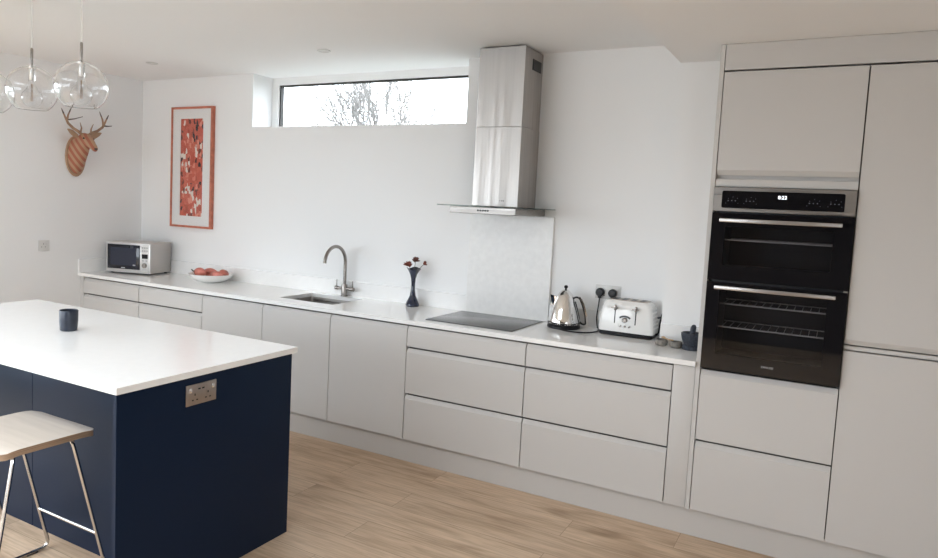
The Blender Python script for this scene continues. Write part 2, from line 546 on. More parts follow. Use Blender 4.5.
def tree(name, label, x, y, h, seed, fan, depth=5, r0=.07, spread=.6):
    rnd = random.Random(seed)
    mb = MB()
    def grow(p, d, L, r, k):
        pts, rs = [p], [r]
        for i in range(3):
            d = (d + Vector((rnd.uniform(-1, 1), rnd.uniform(-1, 1), rnd.uniform(-.4, .6))) * .12).normalized()
            p = p + d * L / 3
            pts.append(p); rs.append(max(.0145, r * (1 - .25 * (i + 1) / 3)))
        mb.tube(pts, rs, n=6 if k < 2 else 4)
        if k >= depth:
            return
        for c in range(3):
            ax = Vector((rnd.uniform(-1, 1), rnd.uniform(-.8, .8), rnd.uniform(-.15, .7))).normalized()
            nd = (d + ax * rnd.uniform(spread * .7, spread * 1.3)).normalized()
            grow(pts[rnd.choice((1, 2, 3))] if c else pts[-1], nd, L * rnd.uniform(.64, .86), max(.0155, r * .66), k + 1)
    n = len(fan)
    for sl in fan:
        grow(Vector((sl * .4, rnd.uniform(-.1, .1), 0)), Vector((sl, rnd.uniform(-.2, .2), 1)).normalized(), h * .36, r0, 0)
    o = obj(name, mb, M['bark'], None, recenter=False)
    o.location = (x, y, -.13)
    return tag(o, label, 'tree', 'bare trees outside the window')
tree('bare_tree', 'large bare many-branched tree in the middle of the strip window', -10.6, 20, 6.3, 5, (-.38, -.17, .03, .2, .38), 5, .055, .62)
tree('bare_tree', 'low bare tree at the left end of the strip window', -25.6, 30, 6.7, 11, (-.25, .2), 4, .06)
tree('bare_tree', 'small bare tree just left of the big tree outside', -18.6, 27, 6.1, 23, (-.2, .2), 4, .06)
tree('bare_tree', 'low bare tree at the right end of the strip window', -11.6, 28, 6.6, 37, (-.2, .25), 4, .06)

# ------------------------------------------------------------------ base run
FR = [(.155, .437), (.450, .730), (.743, .868)]
def front_mb(w, z0, z1, gap=.003):
    """handleless front: flat face with a J-pull scooped out of its top edge"""
    pl = [(.042, z0 + .003), (.001, z0), (0, z0 + .001), (0, z1 - .024), (.0135, z1 - .002), (.015, z1),
          (.017, z1), (.019, z1 - .006), (.021, z1 - .030), (.042, z1 - .030)]
    return MB().prism(pl, 'x', gap, w - gap)
def base_unit(x0, x1, fronts, label, door=False, depth=.57):
    t = thing('base_cabinet', label, 'cabinet', (x0, 0, 0), 0, 'base cabinets along the back wall')
    w = x1 - x0
    obj('carcass', MB().box(0.0005, w - .0005, 0.044, depth, .151, .872 if not door == 'sink' else .62), M['carcass'], t)
    for z0, z1 in fronts:
        obj('door' if door else 'drawer', front_mb(w, z0, z1), M['unit'], t, flat=True)
    return t
XU = [.047, .756, 1.472, 2.073, 2.674, 3.274, 4.063, 4.862]
DOOR = [(.155, .868)]
base_unit(XU[0], XU[1], FR, 'pale grey drawer unit at the far left end, below the microwave')
base_unit(XU[1], XU[2], FR, 'pale grey drawer unit below the bowl of red fruit')
base_unit(XU[2], XU[3], DOOR, 'pale grey single-door cabinet between the left drawers and the sink cabinet', door=True)
base_unit(XU[3], XU[4], DOOR, 'pale grey single-door cabinet directly below the sink', door='sink')
base_unit(XU[4], XU[5], DOOR, 'pale grey single-door cabinet below the blue vase, left of the hob drawers', door=True)
base_unit(XU[5], XU[6], FR, 'pale grey three-drawer cabinet directly below the hob')
base_unit(XU[6], XU[7], FR, 'pale grey three-drawer cabinet below the kettle and toaster', depth=.365)
tag(obj('end_panel', MB().box(.001, XU[0] - .002, .002, .57, .152, .878), M['unit']), 'narrow pale grey filler panel against the left wall under the worktop', 'panel')
tag(obj('filler_panel', MB().box(XU[7] + .002, 4.969, .002, .05, .155, .878, .001), M['unit']), 'narrow pale grey filler panel between the right drawers and the oven tower', 'panel')
XT0, XT1, XT2, XT3 = 4.971, 4.992, 5.592, 6.192
tag(obj('plinth', MB().box(.001, 6.8, .042, .058, .001, .15), M['plinth']), 'long pale grey plinth board running along the floor under all the cabinets', 'plinth')

# worktop with the sink cut-out and the notch round the boxed wall
SX0, SX1, SY0, SY1 = 2.10, 2.58, .135, .50
w = thing('worktop', 'long white quartz worktop running from the microwave to the oven tower', 'worktop', (0, 0, 0))
mb = MB()
mb.cells([.001, SX0, SX1, XP - .001, XT0 - .001], [-.02, SY0, YP - .001, SY1, YB - .001],
         lambda x, y: not (SX0 < x < SX1 and SY0 < y < SY1) and not (x > XP - .001 and y > YP - .001), .884, WT, 'xyz')
obj('slab', mb, M['quartz'], w, flat=True)
UZ = 1.023
for (x0, x1, ya, yb) in ((.001, 3.374, YB - .017, YB - .001), (3.970, XP - .001, YB - .017, YB - .001), (.001, .017, -.018, YB - .018), (XP, XT0 - .001, YP - .017, YP - .001)):
    obj('upstand', MB().box(x0, x1, ya, yb, WT, UZ, .001, 1), M['quartz'], w)
tag(obj('splashback', MB().box(3.376, 3.968, YB - .021, YB - .001, WT + .001, 1.5785, .0012, 1), M['splash']), 'flecked white stone splashback on the wall behind the hob', 'splashback')

# sink
s = thing('sink', 'undermounted sink let into the white worktop below the tap', 'sink', ((SX0 + SX1) / 2, (SY0 + SY1) / 2, .884))
hx, hy = (SX1 - SX0) / 2 + .004, (SY1 - SY0) / 2 + .004
def rrect(hx, hy, r, z, n=6):
    out = []
    for cx, cy, a0 in ((hx - r, hy - r, 0), (-hx + r, hy - r, pi / 2), (-hx + r, -hy + r, pi), (hx - r, -hy + r, 1.5 * pi)):
        for i in range(n + 1):
            a = a0 + pi / 2 * i / n
            out.append((cx + r * cos(a), cy + r * sin(a), z))
    return out
mb = MB()
mb.loft([rrect(hx + .012, hy + .012, .02, -.001), rrect(hx + .012, hy + .012, .02, -.20), rrect(.02, .02, .015, -.212),
         rrect(.02, .02, .015, -.205), rrect(hx - .02, hy - .02, .03, -.19), rrect(hx - .006, hy - .006, .03, -.17), rrect(hx, hy, .02, -.001), rrect(hx + .012, hy + .012, .02, -.001)], cap=False)
obj('bowl', mb, M['steel_h'], s)
obj('drain', MB().lathe([(0, -.2045), (.04, -.2045), (.042, -.201), (.03, -.199), (.0, -.2005)]), M['chrome'], s)
obj('overflow', MB().box(.10, .155, hy - .010, hy - .002, -.045, -.030, .003), M['black'], s)

# mixer tap
t = thing('mixer_tap', 'brushed nickel swan-neck mixer tap behind the sink', 'tap', (2.375, .538, WT + .0004))
obj('base', MB().lathe([(.026, 0), (.026, .006), (.022, .010), (.022, .085), (.020, .09), (.0, .09)]), M['tap'], t)
p = [(0, 0, .085), (0, 0, .17), (0, 0, .254)] + arc((-.121, .254), .121, 0, pi * .93, 18, 'yz')[1:] 
p.append((0, p[-1][1] - .004, p[-1][2] - .022))
obj('spout', MB().tube(p, .0125, n=14), M['tap'], t)
for sx in (-1, 1):
    h = obj('handle', MB().lathe([(.011, .018), (.011, .060), (.015, .062), (.015, .084), (.012, .086), (0, .086)] if sx > 0 else [(.011, -.018), (.011, -.060), (.015, -.062), (.015, -.084), (.012, -.086), (0, -.086)], (0, 0, .058), 18, 'x'), M['tap'], t)
    o = obj('lever', MB().tube([(sx * .073, 0, .066), (sx * .073, 0, .118)], [.0042, .0036], n=8), M['tap'], None)
    o.parent = h; o.location = Vector(o.location) - Vector(h.location)

# hob
h = thing('induction_hob', 'flat black ceramic glass hob set on the white worktop', 'hob', (0, 0, WT + .0004))
mb = MB(); mb.box(3.357, 3.940, .072, .558, 0, .0045, .0015, 2); obj('glass_top', mb, M['hob'], h)

# ------------------------------------------------------------------ cooker hood
h = thing('cooker_hood', 'stainless steel chimney cooker hood with flat glass canopy', 'cooker hood', (3.673, YB, 1.58))
L_ = lambda x: x - 3.673
obj('chimney_lower', MB().box(L_(3.519), L_(3.828), .308 - YB, -.002, .049, .535, .0015, 1), M['steel'], h)
up = obj('chimney_upper', MB().box(L_(3.521), L_(3.826), .310 - YB, -.002, .5355, 1.014, .0015, 1), M['steel'], h)
g = MB()
g.box(L_(3.826), L_(3.829), .425 - YB, .56 - YB, .892, .958)
o = child('vent_grille', g, M['black'], up) if False else obj('vent_grille', g, M['black'], None)
o.parent = up; o.location = Vector(o.location) - Vector(up.location)
for i in range(5):
    z = .90 + i * .0115
    q = obj('louvre', MB().box(L_(3.829), L_(3.832), .430 - YB, .555 - YB, z, z + .006), M['grey_alu'], None)
    q.parent = up; q.location = Vector(q.location) - Vector(up.location)
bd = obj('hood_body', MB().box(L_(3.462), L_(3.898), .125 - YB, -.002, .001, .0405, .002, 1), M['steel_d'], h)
obj('glass_canopy', MB().box(L_(3.384), L_(3.969), .10 - YB, -.003, .0415, .0485, .002, 2), M['hoodglass'], h)
for i in range(5):
    x = L_(3.655 + i * .0165)
    obj('button', MB().lathe([(.0055, .1255 - YB), (.0055, .122 - YB), (.004, .121 - YB), (0, .121 - YB)], (x, 0, .021), 12, 'y'), M['black'], h)
for i in range(3):
    x = L_(3.708 + i * .011)
    obj('maker_mark', MB().box(x, x + (.004 if i == 0 else .008), .3075 - YB, .3082 - YB, .082, .088), M['grey_alu'], h)
mb = MB(); mb.box(L_(3.50), L_(3.86), .18 - YB, .52 - YB, -.001, .0015); obj('grease_filter', mb, M['grey_alu'], h)

# ------------------------------------------------------------------ oven tower and tall cabinet
t = thing('oven_housing', 'tall pale grey cabinet housing the black double oven', 'cabinet', (XT1, 0, 0), 0, 'tall cabinets right of the worktop')
W = .6
obj('side_panel', MB().box(XT0 - XT1, -.0005, -.002, .36, .152, ZS - .002, .0008, 1), M['unit'], t)
c = MB()
c.box(.0005, .018, .044, .36, .151, 2.33); c.box(W - .018, W - .0005, .044, .36, .151, 2.33)
c.box(.018, W - .018, .044, .36, .151, .865); c.box(.018, W - .018, .044, .36, 1.80, 2.33)
c.box(.018, W - .018, .352, .36, .865, 1.80)
obj('carcass', c, M['carcass'], t)
for z0, z1 in ((.155, .506), (.518, .872)):
    obj('drawer', front_mb(W, z0, z1), M['unit'], t, flat=True)
# lift-up door with the pull on its lower edge
def flip(z0, z1, w, gap=.003):
    pl = [(.042, z1 - .002), (.001, z1), (0, z1 - .001), (0, z0 + .024), (.0135, z0 + .002), (.015, z0),
          (.017, z0), (.019, z0 + .006), (.021, z0 + .03), (.042, z0 + .03)]
    return MB().prism(pl, 'x', gap, w - gap)
obj('door', flip(1.832, 2.320, W), M['unit'], t, flat=True)
obj('rail', MB().box(.002, W - .002, 0, .03, 1.776, 1.812, .001, 1), M['unit'], t)
obj('rail', MB().box(.002, W - .002, .032, .044, 1.802, 1.84), M['unit'], t)
obj('top_filler', MB().box(.002, 1.85, .0005, .02, 2.329, ZS - .002), M['unit'], t)

t = thing('tall_cabinet', 'tall pale grey cabinet with two plain doors at the right edge', 'cabinet', (XT2, 0, 0), 0, 'tall cabinets right of the worktop')
obj('carcass', MB().box(.0005, W - .0005, .044, .36, .151, 2.325), M['carcass'], t)
obj('door', flip(1.082, 2.320, W), M['unit'], t, flat=True)
obj('door', MB().prism([(.042, .158), (.001, .155), (0, .156), (0, 1.052), (.001, 1.053), (.042, 1.053)], 'x', .002, W - .002), M['unit'], t)
obj('rail', MB().box(.002, W - .002, .012, .036, 1.058, 1.076, .001, 1), M['unit'], t)

ov = thing('double_oven', 'black glass built-in double oven with steel control panel', 'oven', (XT1, -.018, .885))
OZ = .885
def Z(z): return z - OZ
ox0, ox1 = .001, .597
obj('body', MB().cells([.02, .062, .520, .58], [Z(.89), Z(.965), Z(1.275), Z(1.400), Z(1.585), Z(1.772)], lambda x, z: not (.062 < x < .52 and (Z(.965) < z < Z(1.275) or Z(1.4) < z < Z(1.585))), .022, .05, 'xzy').box(.02, .58, .33, .36, Z(.89), Z(1.772)).box(.02, .05, .05, .33, Z(.89), Z(1.772)).box(.55, .58, .05, .33, Z(.89), Z(1.772))
    .box(.05, .55, .05, .33, Z(1.275), Z(1.345)).box(.05, .55, .05, .33, Z(.89), Z(.94)).box(.05, .55, .05, .33, Z(1.60), Z(1.772)), M['darkcav'], ov)
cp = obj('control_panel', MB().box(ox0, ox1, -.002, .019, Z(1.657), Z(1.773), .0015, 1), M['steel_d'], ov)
gp = obj('touch_panel', MB().prism([(u, v) for u, v, _ in rrect(.257, .041, .008, 0, 4)], 'y', -.0035, -.0015), M['blackglass'], None)
gp.parent = cp
base = Vector(cp.location)
gp.location = Vector((.296, -.0025, Z(1.715))) - base
def on_panel(name, mb, mat, x, z, yy=-.0042):
    o = obj(name, mb, mat, None)
    o.parent = cp; o.location = Vector((x, yy, Z(z))) - base
    return o
tm = text_mb('8:22', .022); tm.rot(Matrix.Rotation(pi / 2, 4, 'X')); on_panel('display_digits', tm, M['display'], .301, 1.731)
for cx in (.085, .165, .43, .515):
    icons = MB()
    for dx, dz in ((-.02, -.006), (-.004, -.006), (.012, -.006), (0, .012), (-.03, -.018), (.024, -.018), (-.02, .004), (.02, .006)):
        icons.ball((dx, 0, dz), .0028 if dz == -.006 else .0016, 8, (1, .15, 1))
    on_panel('touch_marks', icons, M['icons'], cx, 1.712)
def oven_door(z0, z1, wz0, wz1, hz):
    d = MB()
    wx0, wx1 = .062, .520
    d.cells([ox0, wx0, wx1, ox1], [Z(z0), Z(wz0), Z(wz1), Z(z1)], lambda x, z: not (wx0 < x < wx1 and Z(wz0) < z < Z(wz1)), -.002, .018, 'xzy')
    dd = obj('door', d, M['blackglass'], ov)
    L0 = Vector(dd.location)
    def sub(n, m, mat):
        o = obj(n, m, mat, None); o.parent = dd; o.location = Vector(o.location) - L0
    sub('window', MB().box(wx0, wx1, -.0018, .003, Z(wz0), Z(wz1)), M['ovenglass'])
    hb = MB()
    hb.box(.040, .552, -.047, -.033, Z(hz) - .009, Z(hz) + .009, .003, 2)
    for x in (.075, .505): hb.box(x, x + .02, -.034, -.001, Z(hz) - .006, Z(hz) + .006)
    sub('handle', hb, M['steel_h'])
    return dd
oven_door(1.325, 1.650, 1.400, 1.585, 1.615)
d2 = oven_door(.887, 1.315, .965, 1.275, 1.292)
tm = text_mb('ZANUSSI', .0135); tm.rot(Matrix.Rotation(pi / 2, 4, 'X'))
o = obj('maker_name', tm, M['brand'], None); o.parent = d2; o.location = Vector((.298, -.0025, Z(.930))) - Vector(d2.location)
def rack(z):
    m = MB()
    m.tube([(.056, .07, z), (.544, .07, z)], .0038, 6)
    m.tube([(.056, .31, z), (.544, .31, z)], .0030, 6)
    for i in range(14):
        x = .075 + i * .0346
        m.tube([(x, .07, z + .002), (x, .31, z + .002)], .0016, 5)
    return m
for z in (1.52, 1.205, 1.09): obj('rack', rack(Z(z)), M['rackwire'], ov)
for z0, z1 in ((1.39, 1.58), (.96, 1.26)):
    m = MB(); m.box(.541, .549, .064, .072, Z(z0), Z(z1))
    k = z0
    while k < z1:
        m.box(.532, .549, .060, .076, Z(k), Z(k) + .005); k += .032
    obj('rack_runner', m, M['chrome'], ov)
obj('hinge', MB().box(.58, .597, -.003, .017, Z(1.3165), Z(1.3225)), M['steel_h'], ov)

# ------------------------------------------------------------------ island
IX0, IX1, IY0, IY1 = 1.194, 3.322, -2.047, -1.068
il = thing('kitchen_island', 'navy blue kitchen island with dark end panel and steel socket', 'island', ((IX0 + IX1) / 2, -1.5, 0))
ic = Vector(il.location)
def isl(name, m, mat):
    o = obj(name, m, mat, None); o.parent = il; o.location = Vector(o.location) - ic; return o
isl('end_panel', MB().box(IX1 - .024, IX1 - .004, IY0 + .004, IY1 - .036, 0.0005, .8825, .0008, 1), M['navy'])
isl('carcass', MB().box(IX0 + .03, IX1 - .0245, -1.734, -1.106, .0005, .8825), M['navy'])
xs = [IX0 + .03, 1.78, 2.30, IX1 - .0245]
for i in range(3):
    isl('back_panel', MB().box(xs[i] + .0012, xs[i + 1] - .0012, -1.752, -1.735, .001, .882, .0008, 1), M['navy'])
isl('plinth', MB().box(IX0 + .04, IX1 - .03, -1.105, -1.09, .0008, .12), M['navy'])
o = tag(obj('island_worktop', MB().box(IX0, IX1, IY0, IY1, .883, WT, .0012, 1), M['quartz']), 'large white quartz slab on top of the navy island', 'worktop')

# steel double socket on the island end
so = thing('double_socket', 'brushed steel double socket on the dark island end panel', 'socket', (IX1 - .004, -1.655, .810), radians(90), 'wall sockets')
def socket(root, plate, rocker, hole, usb=True):
    obj('faceplate', MB().box(-.0785, .0785, -.005, -.0002, -.043, .043, .0015, 2), plate, root)
    for sx in (-1, 1):
        obj('switch', MB().box(sx * .058 - .007, sx * .058 + .007, -.0085, -.0045, .010, .030, .0015, 2), rocker, root)
        for dx, dz, a, b in ((0, .000, .0025, .0045), (-.011, -.022, .0042, .0025), (.011, -.022, .0042, .0025)):
            obj('pin_hole', MB().box(sx * .034 + dx - a, sx * .034 + dx + a, -.0056, -.0049, dz - b, dz + b), hole, root)
    if usb:
        for dx in (-.012, .008):
            obj('usb_port', MB().box(dx - .006, dx + .006, -.0056, -.0049, .018, .024), hole, root)
socket(so, M['socket_steel'], M['chrome'], M['black'])

# slate cup
mb = MB(); mb.lathe([(.0, 0), (.036, 0), (.040, .004), (.0435, .05), (.044, .100), (.0425, .103), (.0405, .100), (.039, .02), (.035, .008), (0, .007)], n=40)
o = obj('cup', mb, M['cup'], recenter=False); o.location = (2.232, -1.530, WT + .0003)
tag(o, 'slate blue handleless cup standing on the white island top', 'cup')

# ------------------------------------------------------------------ bar stools
def stool(loc, label):
    t = thing('bar_stool', label, 'stool', loc, 0, 'bar stools at the island')
    # bent ply seat: flat with its island-side edge curved upward a little, front edge rolled down
    def prof(off):
        out = []
        n = 16
        for i in range(n + 1):
            s_ = i / n
            y = -.195 + .39 * s_
            z = 0.0
            if s_ > .78: z -= .010 * ((s_ - .78) / .22) ** 2
            if s_ < .2: z -= .012 * ((.2 - s_) / .2) ** 2
            out.append((y, .652 + z + off))
        return out
    top, bot = prof(0), prof(-.024)
    def grid(pr, hw):
        rows = []
        for y, z in pr:
            f = 1.0
            d = .195 - abs(y)
            ins = 0.0 if d > .035 else .035 - sqrt(max(0, .035 ** 2 - (.035 - d) ** 2))
            rows.append([(-hw + ins, y, z), (-hw * .5, y, z), (0, y, z), (hw * .5, y, z), (hw - ins, y, z)])
        return rows
    T, B = grid(top, .216), grid(bot, .216)
    m = MB()
    rings = []
    for a, b in zip(T, B):
        rings.append(a + b[::-1])
    m.loft(rings)
    st = obj('seat', m, M['ply'], t, angle=50)
    st.data.materials.clear(); st.data.materials.append(M['seat']); st.data.materials.append(M['ply'])
    for p in st.data.polygons:
        p.material_index = 0 if abs(p.normal.z) > .6 else 1
    R = .0075
    for sx in (-1, 1):
        x = sx * .205
        obj('leg', MB().tube(fillet([(x * .62, .09, .628), (x * .97, .09, .628), (x, .245, .0085), (x, .16, .0085)], .045, 7), R, 10), M['leg'], t)
        obj('leg', MB().tube(fillet([(x * .62, -.135, .632), (x * .97, -.135, .632), (x, -.245, .0085), (x, -.16, .0085)], .045, 7), R, 10), M['leg'], t)
        ru = obj('runner', MB().tube([(x, -.161, .0085), (x, .161, .0085)], R, 10), M['leg'], t)
        for yy in (-.165, .165):
            f = obj('rubber_foot', MB().box(x - .009, x + .009, yy - .025, yy + .025, .0003, .008, .002), M['black'], None)
            f.parent = ru; f.location = Vector(f.location) - Vector(ru.location)
    for yy, z in ((.09, .628), (-.135, .632)):
        obj('seat_rail', MB().tube([(-.128, yy, z), (.128, yy, z)], R, 10), M['leg'], t)
    yf = .09 + (.245 - .09) * (.628 - .20) / (.628 - .0085)
    obj('footrest', MB().tube([(-.2005, yf, .20), (.2005, yf, .20)], R * .95, 10), M['leg'], t)
    return t
s0 = stool((2.762, -2.072, 0), 'pale wood bar stool with chrome sled legs nearest the island corner')
s1 = copy_tree(s0); s1.location = (2.005, -2.072, 0); s1['label'] = 'second bar stool, only one chrome foot showing at the left edge'

# ------------------------------------------------------------------ pendants
def pendant(x, label):
    t = thing('pendant_light', label, 'pendant light', (x, -1.58, 2.093), 0, 'clear glass globe pendants over the island')
    R = .117
    pr, zc = [], -.093
    a0 = math.asin(.022 / R); a1 = math.acos(zc / R)
    n = 26
    outer = [(R * sin(a0 + (a1 - a0) * i / n), R * cos(a0 + (a1 - a0) * i / n)) for i in range(n + 1)]
    r2 = R - .0022
    inner = [(r2 * sin(a0 + (a1 - a0) * i / n), r2 * cos(a0 + (a1 - a0) * i / n)) for i in range(n + 1)]
    obj('globe_shade', MB().lathe(outer + inner[::-1] + [outer[0]], n=48, cap=False), M['glass'], t, recenter=False)
    obj('rod', MB().lathe([(.0055, .112), (.0065, .116), (.0065, .198), (.0045, .204), (0, .204)], n=16), M['tap'], t)
    obj('holder', MB().lathe([(.0, .121), (.014, .121), (.023, .1145), (.023, .108), (.015, .104), (.015, .045), (.0, .045)], n=24), M['chrome'], t)
    obj('cord', MB().tube([(0, 0, .203), (.002, .001, .28), (-.003, .001, .34), (.001, 0, .42), (0, 0, ZC - 2.093 - .02)], .0035, 8), M['cord'], t)
    obj('canopy', MB().lathe([(.0, ZC - 2.0935), (.05, ZC - 2.0935), (.05, ZC - 2.110), (.006, ZC - 2.118), (0, ZC - 2.118)], n=28), M['chrome'], t)
    b = obj('bulb', MB().lathe([(.0, -.085)] + [(.0475 * sin(a), -.0375 - .0475 * cos(a)) for a in [pi * k / 16 for k in range(1, 14)]] + [(.015, .030), (.014, .046), (0, .046)], n=32), M['thin_glass'], t, recenter=False)
    for dx in (-.008, .0, .008):
        f = obj('filament', MB().tube([(dx, 0, -.055), (dx * .8, 0, -.01), (dx * .4, 0, .03)], .0013, 6), M['amber'], None)
        f.parent = b
    return t
for x, lab in ((2.402, 'rightmost of the three clear glass globe pendants over the island'), (2.005, 'middle one of the three clear glass globe pendants'), (1.615, 'leftmost glass globe pendant, cut by the edge of the view')):
    if x == 2.402: p0 = pendant(x, lab)
    else:
        q = copy_tree(p0); q.location.x = x; q['label'] = lab

# ------------------------------------------------------------------ ceiling spots
def downlight(x, y, label):
    t = thing('recessed_downlight', label, 'downlight', (x, y, ZC), 0, 'recessed ceiling spots')
    obj('bezel', MB().lathe([(.030, -.0005), (.045, -.0005), (.046, -.004), (.038, -.007), (.030, -.003), (.030, -.0005)], n=32, cap=False), M['white_plastic'], t)
    obj('lamp', MB().lathe([(0, -.0006), (.030, -.0006), (.030, -.002), (0, -.002)], n=24), M['white_plastic'], t)
downlight(2.479, .082, 'recessed white ceiling spot in front of the strip window')
downlight(.848, .024, 'recessed white ceiling spot near the framed picture corner')

# ------------------------------------------------------------------ microwave
mw = thing('microwave', 'silver microwave with dark glass door in the worktop corner', 'microwave', (.113, .168, WT), math.atan2(.123, .402))
mwW, mwD, z0, z1 = .422, .298, .012, .268
bx = obj('body', MB().box(0, mwW, .012, mwD, z0, z1, .004, 2), pbr('silver painted metal', (.52, .49, .465), .38, metal=.5), mw)
for x in (.03, mwW - .03):
    for y in (.04, mwD - .04):
        obj('foot', MB().lathe([(.012, 0.0003), (.013, .0125), (0, .0125)], (x, y, 0), 12), M['black'], mw)
sil = pbr('silver front trim', (.66, .65, .64), .3, metal=.4)
obj('front_panel', MB().box(0, mwW, -.004, .0125, z0, z1, .003, 2), sil, mw)
d = obj('door', MB().box(.014, .326, -.010, -.0035, z0 + .030, z1 - .018, .002, 2), M['microglass'], mw)
def sub(par, n, m, mat):
    o = obj(n, m, mat, None); o.parent = par; o.location = Vector(o.location) - Vector(par.location); return o
sub(d, 'door_window', MB().box(.045, .292, -.0106, -.0095, z0 + .06, z1 - .045, .0004, 1), pbr('window mesh', (.022, .028, .05), .15, bump=((400, 400, 400), .2, .001)))
sub(d, 'badge', MB().box(.150, .186, -.0110, -.0098, z0 + .036, z0 + .045), M['brand'])
sub(d, 'model_mark', MB().box(.262, .286, -.0112, -.0098, z0 + .062, z0 + .072), M['brand'])
cpn = obj('control_panel', MB().box(.340, .408, -.0075, -.0035, z0 + .020, z1 - .014, .002, 2), pbr('pale control panel', (.74, .735, .73), .35), mw)
for r in range(2):
    for c in range(3):
        sub(cpn, 'button', MB().box(.346 + c * .021, .346 + c * .021 + .014, -.0100, -.007, z1 - .043 - r * .026, z1 - .030 - r * .026, .002, 2), pbr('grey key', (.42, .42, .43), .4) if r + c == 0 else bpy.data.materials['grey key'])
sub(cpn, 'display', MB().box(.345, .403, -.0090, -.007, .140, .178, .001, 1), M['blackglass'])
for c in range(2):
    sub(cpn, 'button', MB().box(.349 + c * .034, .365 + c * .034, -.0100, -.007, .118, .127, .002, 2), bpy.data.materials['grey key'])
sub(cpn, 'dial', MB().lathe([(.021, -.0073), (.021, -.020), (.018, -.024), (0, -.024)], (.374, 0, .082), 24, 'y'), M['tap'])
sub(cpn, 'open_button', MB().box(.347, .401, -.0095, -.007, .036, .053, .002, 2), M['white_plastic'])
obj('top_plate', MB().box(.10, .36, .05, .22, z1 - .001, z1 + .003, .001, 1), bx.data.materials[0], mw)

# ------------------------------------------------------------------ bowl and fruit
bc = (1.135, .392)
mb = MB(); mb.lathe([(0, .0003), (.075, .0003), (.080, .004), (.120, .014), (.158, .040), (.177, .066), (.175, .068), (.154, .047), (.115, .021), (.07, .012), (0, .012)], n=56)
o = obj('fruit_bowl', mb, M['porcelain'], recenter=False); o.location = (*bc, WT)
tag(o, 'wide white porcelain bowl of red fruit on the worktop', 'bowl')
def fruit(x, y, z, r, ln, rz, label, stalk=True, tilt=0.0):
    t = thing('red_fruit', label, 'fruit', (bc[0] + x, bc[1] + y, WT + z), rz, 'red fruit in the white bowl')
    m = MB()
    rings = []
    n, k = 14, 20
    for i in range(n + 1):
        s_ = i / n
        px = -ln / 2 + ln * s_
        q = r * (max(1e-3, sin(pi * (s_ * .94 + .03))) ** .62) * (1.0 - .12 * s_)
        rings.append([(px, q * (1 + .055 * cos(3 * a)) * cos(a), tilt * px + q * (1 + .055 * cos(3 * a)) * sin(a)) for a in [2 * pi * j / k for j in range(k)]])
    m.loft(rings)
    obj('flesh', m, M['fruit'], t, angle=80, recenter=False)
    if stalk:
        obj('stalk', MB().tube([(-ln / 2 + .004, 0, -tilt * ln / 2), (-ln / 2 - .018, .002, .006 - tilt * ln / 2), (-ln / 2 - .036, .008, .016 - tilt * ln / 2)], [.006, .0045, .005], 8), M['stalk'], t)
fruit(-.100, -.025, .071, .041, .115, radians(10), 'large red fruit with dark stalk at the left of the bowl')
fruit(-.080, .060, .068, .038, .115, radians(40), 'red fruit with dark stalk at the back left of the bowl')
fruit(.005, .03, .056, .034, .080, radians(80), 'red fruit in the middle of the bowl', False)
fruit(.098, .040, .070, .040, .120, radians(-20), 'plump red fruit at the right of the bowl', False)
fruit(.108, -.038, .070, .031, .105, radians(15), 'narrow red fruit at the front right of the bowl', False)

# ------------------------------------------------------------------ vase and flowers
vc = Vector((2.993, .505, WT))
mb = MB(); mb.lathe([(0, .0003), (.047, .0003), (.050, .008), (.047, .020), (.034, .046), (.021, .075), (.0145, .115), (.0135, .155), (.017, .195), (.026, .225), (.038, .247), (.050, .262), (.049, .266), (.036, .253), (.022, .232), (.011, .19), (.008, .12), (.008, .06), (0, .055)], n=40)
for v in mb.bm.verts:
    a = math.atan2(v.co.y, v.co.x); rr = (v.co.x ** 2 + v.co.y ** 2) ** .5
    if v.co.z > .235: v.co.z += .006 * cos(3 * a + .6) * (v.co.z - .235) / .03
    if v.co.z < .05 and rr > .02: v.co.x *= 1 + .05 * cos(4 * a); v.co.y *= 1 + .05 * cos(4 * a)
o = obj('vase', mb, M['blueglaze'], recenter=False); o.location = vc
tag(o, 'tall waisted blue glass bud vase by the hob', 'vase')
def flower(x, y, zb, zt, r, mat, label, seed, tilt):
    rnd = random.Random(seed)
    t = thing('dried_flower', label, 'flower', (vc.x, vc.y, WT), 0, 'dried flowers in the blue vase')
    obj('stem', MB().tube([(x * .05, y * .05, .075), (x * .12, y * .1, .23), (x * .8, y * .8, zt - .012), (x, y, zt)], .0022, 6), M['stem'], t)
    m = MB()
    for ring, (cnt, rad, lift) in enumerate(((9, r, -.004), (8, r * .78, .006), (6, r * .5, .014))):
        for i in range(cnt):
            a = 2 * pi * i / cnt + ring * .35 + rnd.uniform(-.15, .15)
            L = rad * rnd.uniform(.85, 1.1)
            c = Vector((x + cos(a) * L * .55, y + sin(a) * L * .55 * .8, zt + lift + rnd.uniform(-.003, .003)))
            b2 = MB(); b2.ball((0, 0, 0), 1, 8, (L * .52, L * .26, .0045))
            b2.rot(Matrix.Translation(c) @ Matrix.Rotation(tilt, 4, 'Y') @ Matrix.Rotation(a, 4, 'Z') @ Matrix.Rotation(-.5 - ring * .2, 4, 'Y'))
            me = bpy.data.meshes.new('petal_tmp'); b2.bm.to_mesh(me); m.bm.from_mesh(me); bpy.data.meshes.remove(me); b2.bm.free()
    hd = obj('petals', m, mat, t)
    ce = obj('flower_centre', MB().ball((x, y, zt + .014), .009, 10, (1, 1, .7)), M['petal2'], t)
flower(-.030, -.030, 0, .291, .036, M['petal'], 'dried coral-red flower head leaning left out of the blue vase', 3, -.5)
flower(.024, -.018, 0, .326, .032, M['petal2'], 'small dark dried flower rising above the right of the vase', 8, .3)
flower(.064, .040, 0, .300, .015, M['petal'], 'smallest dried flower bud at the far right of the vase', 15, .6)

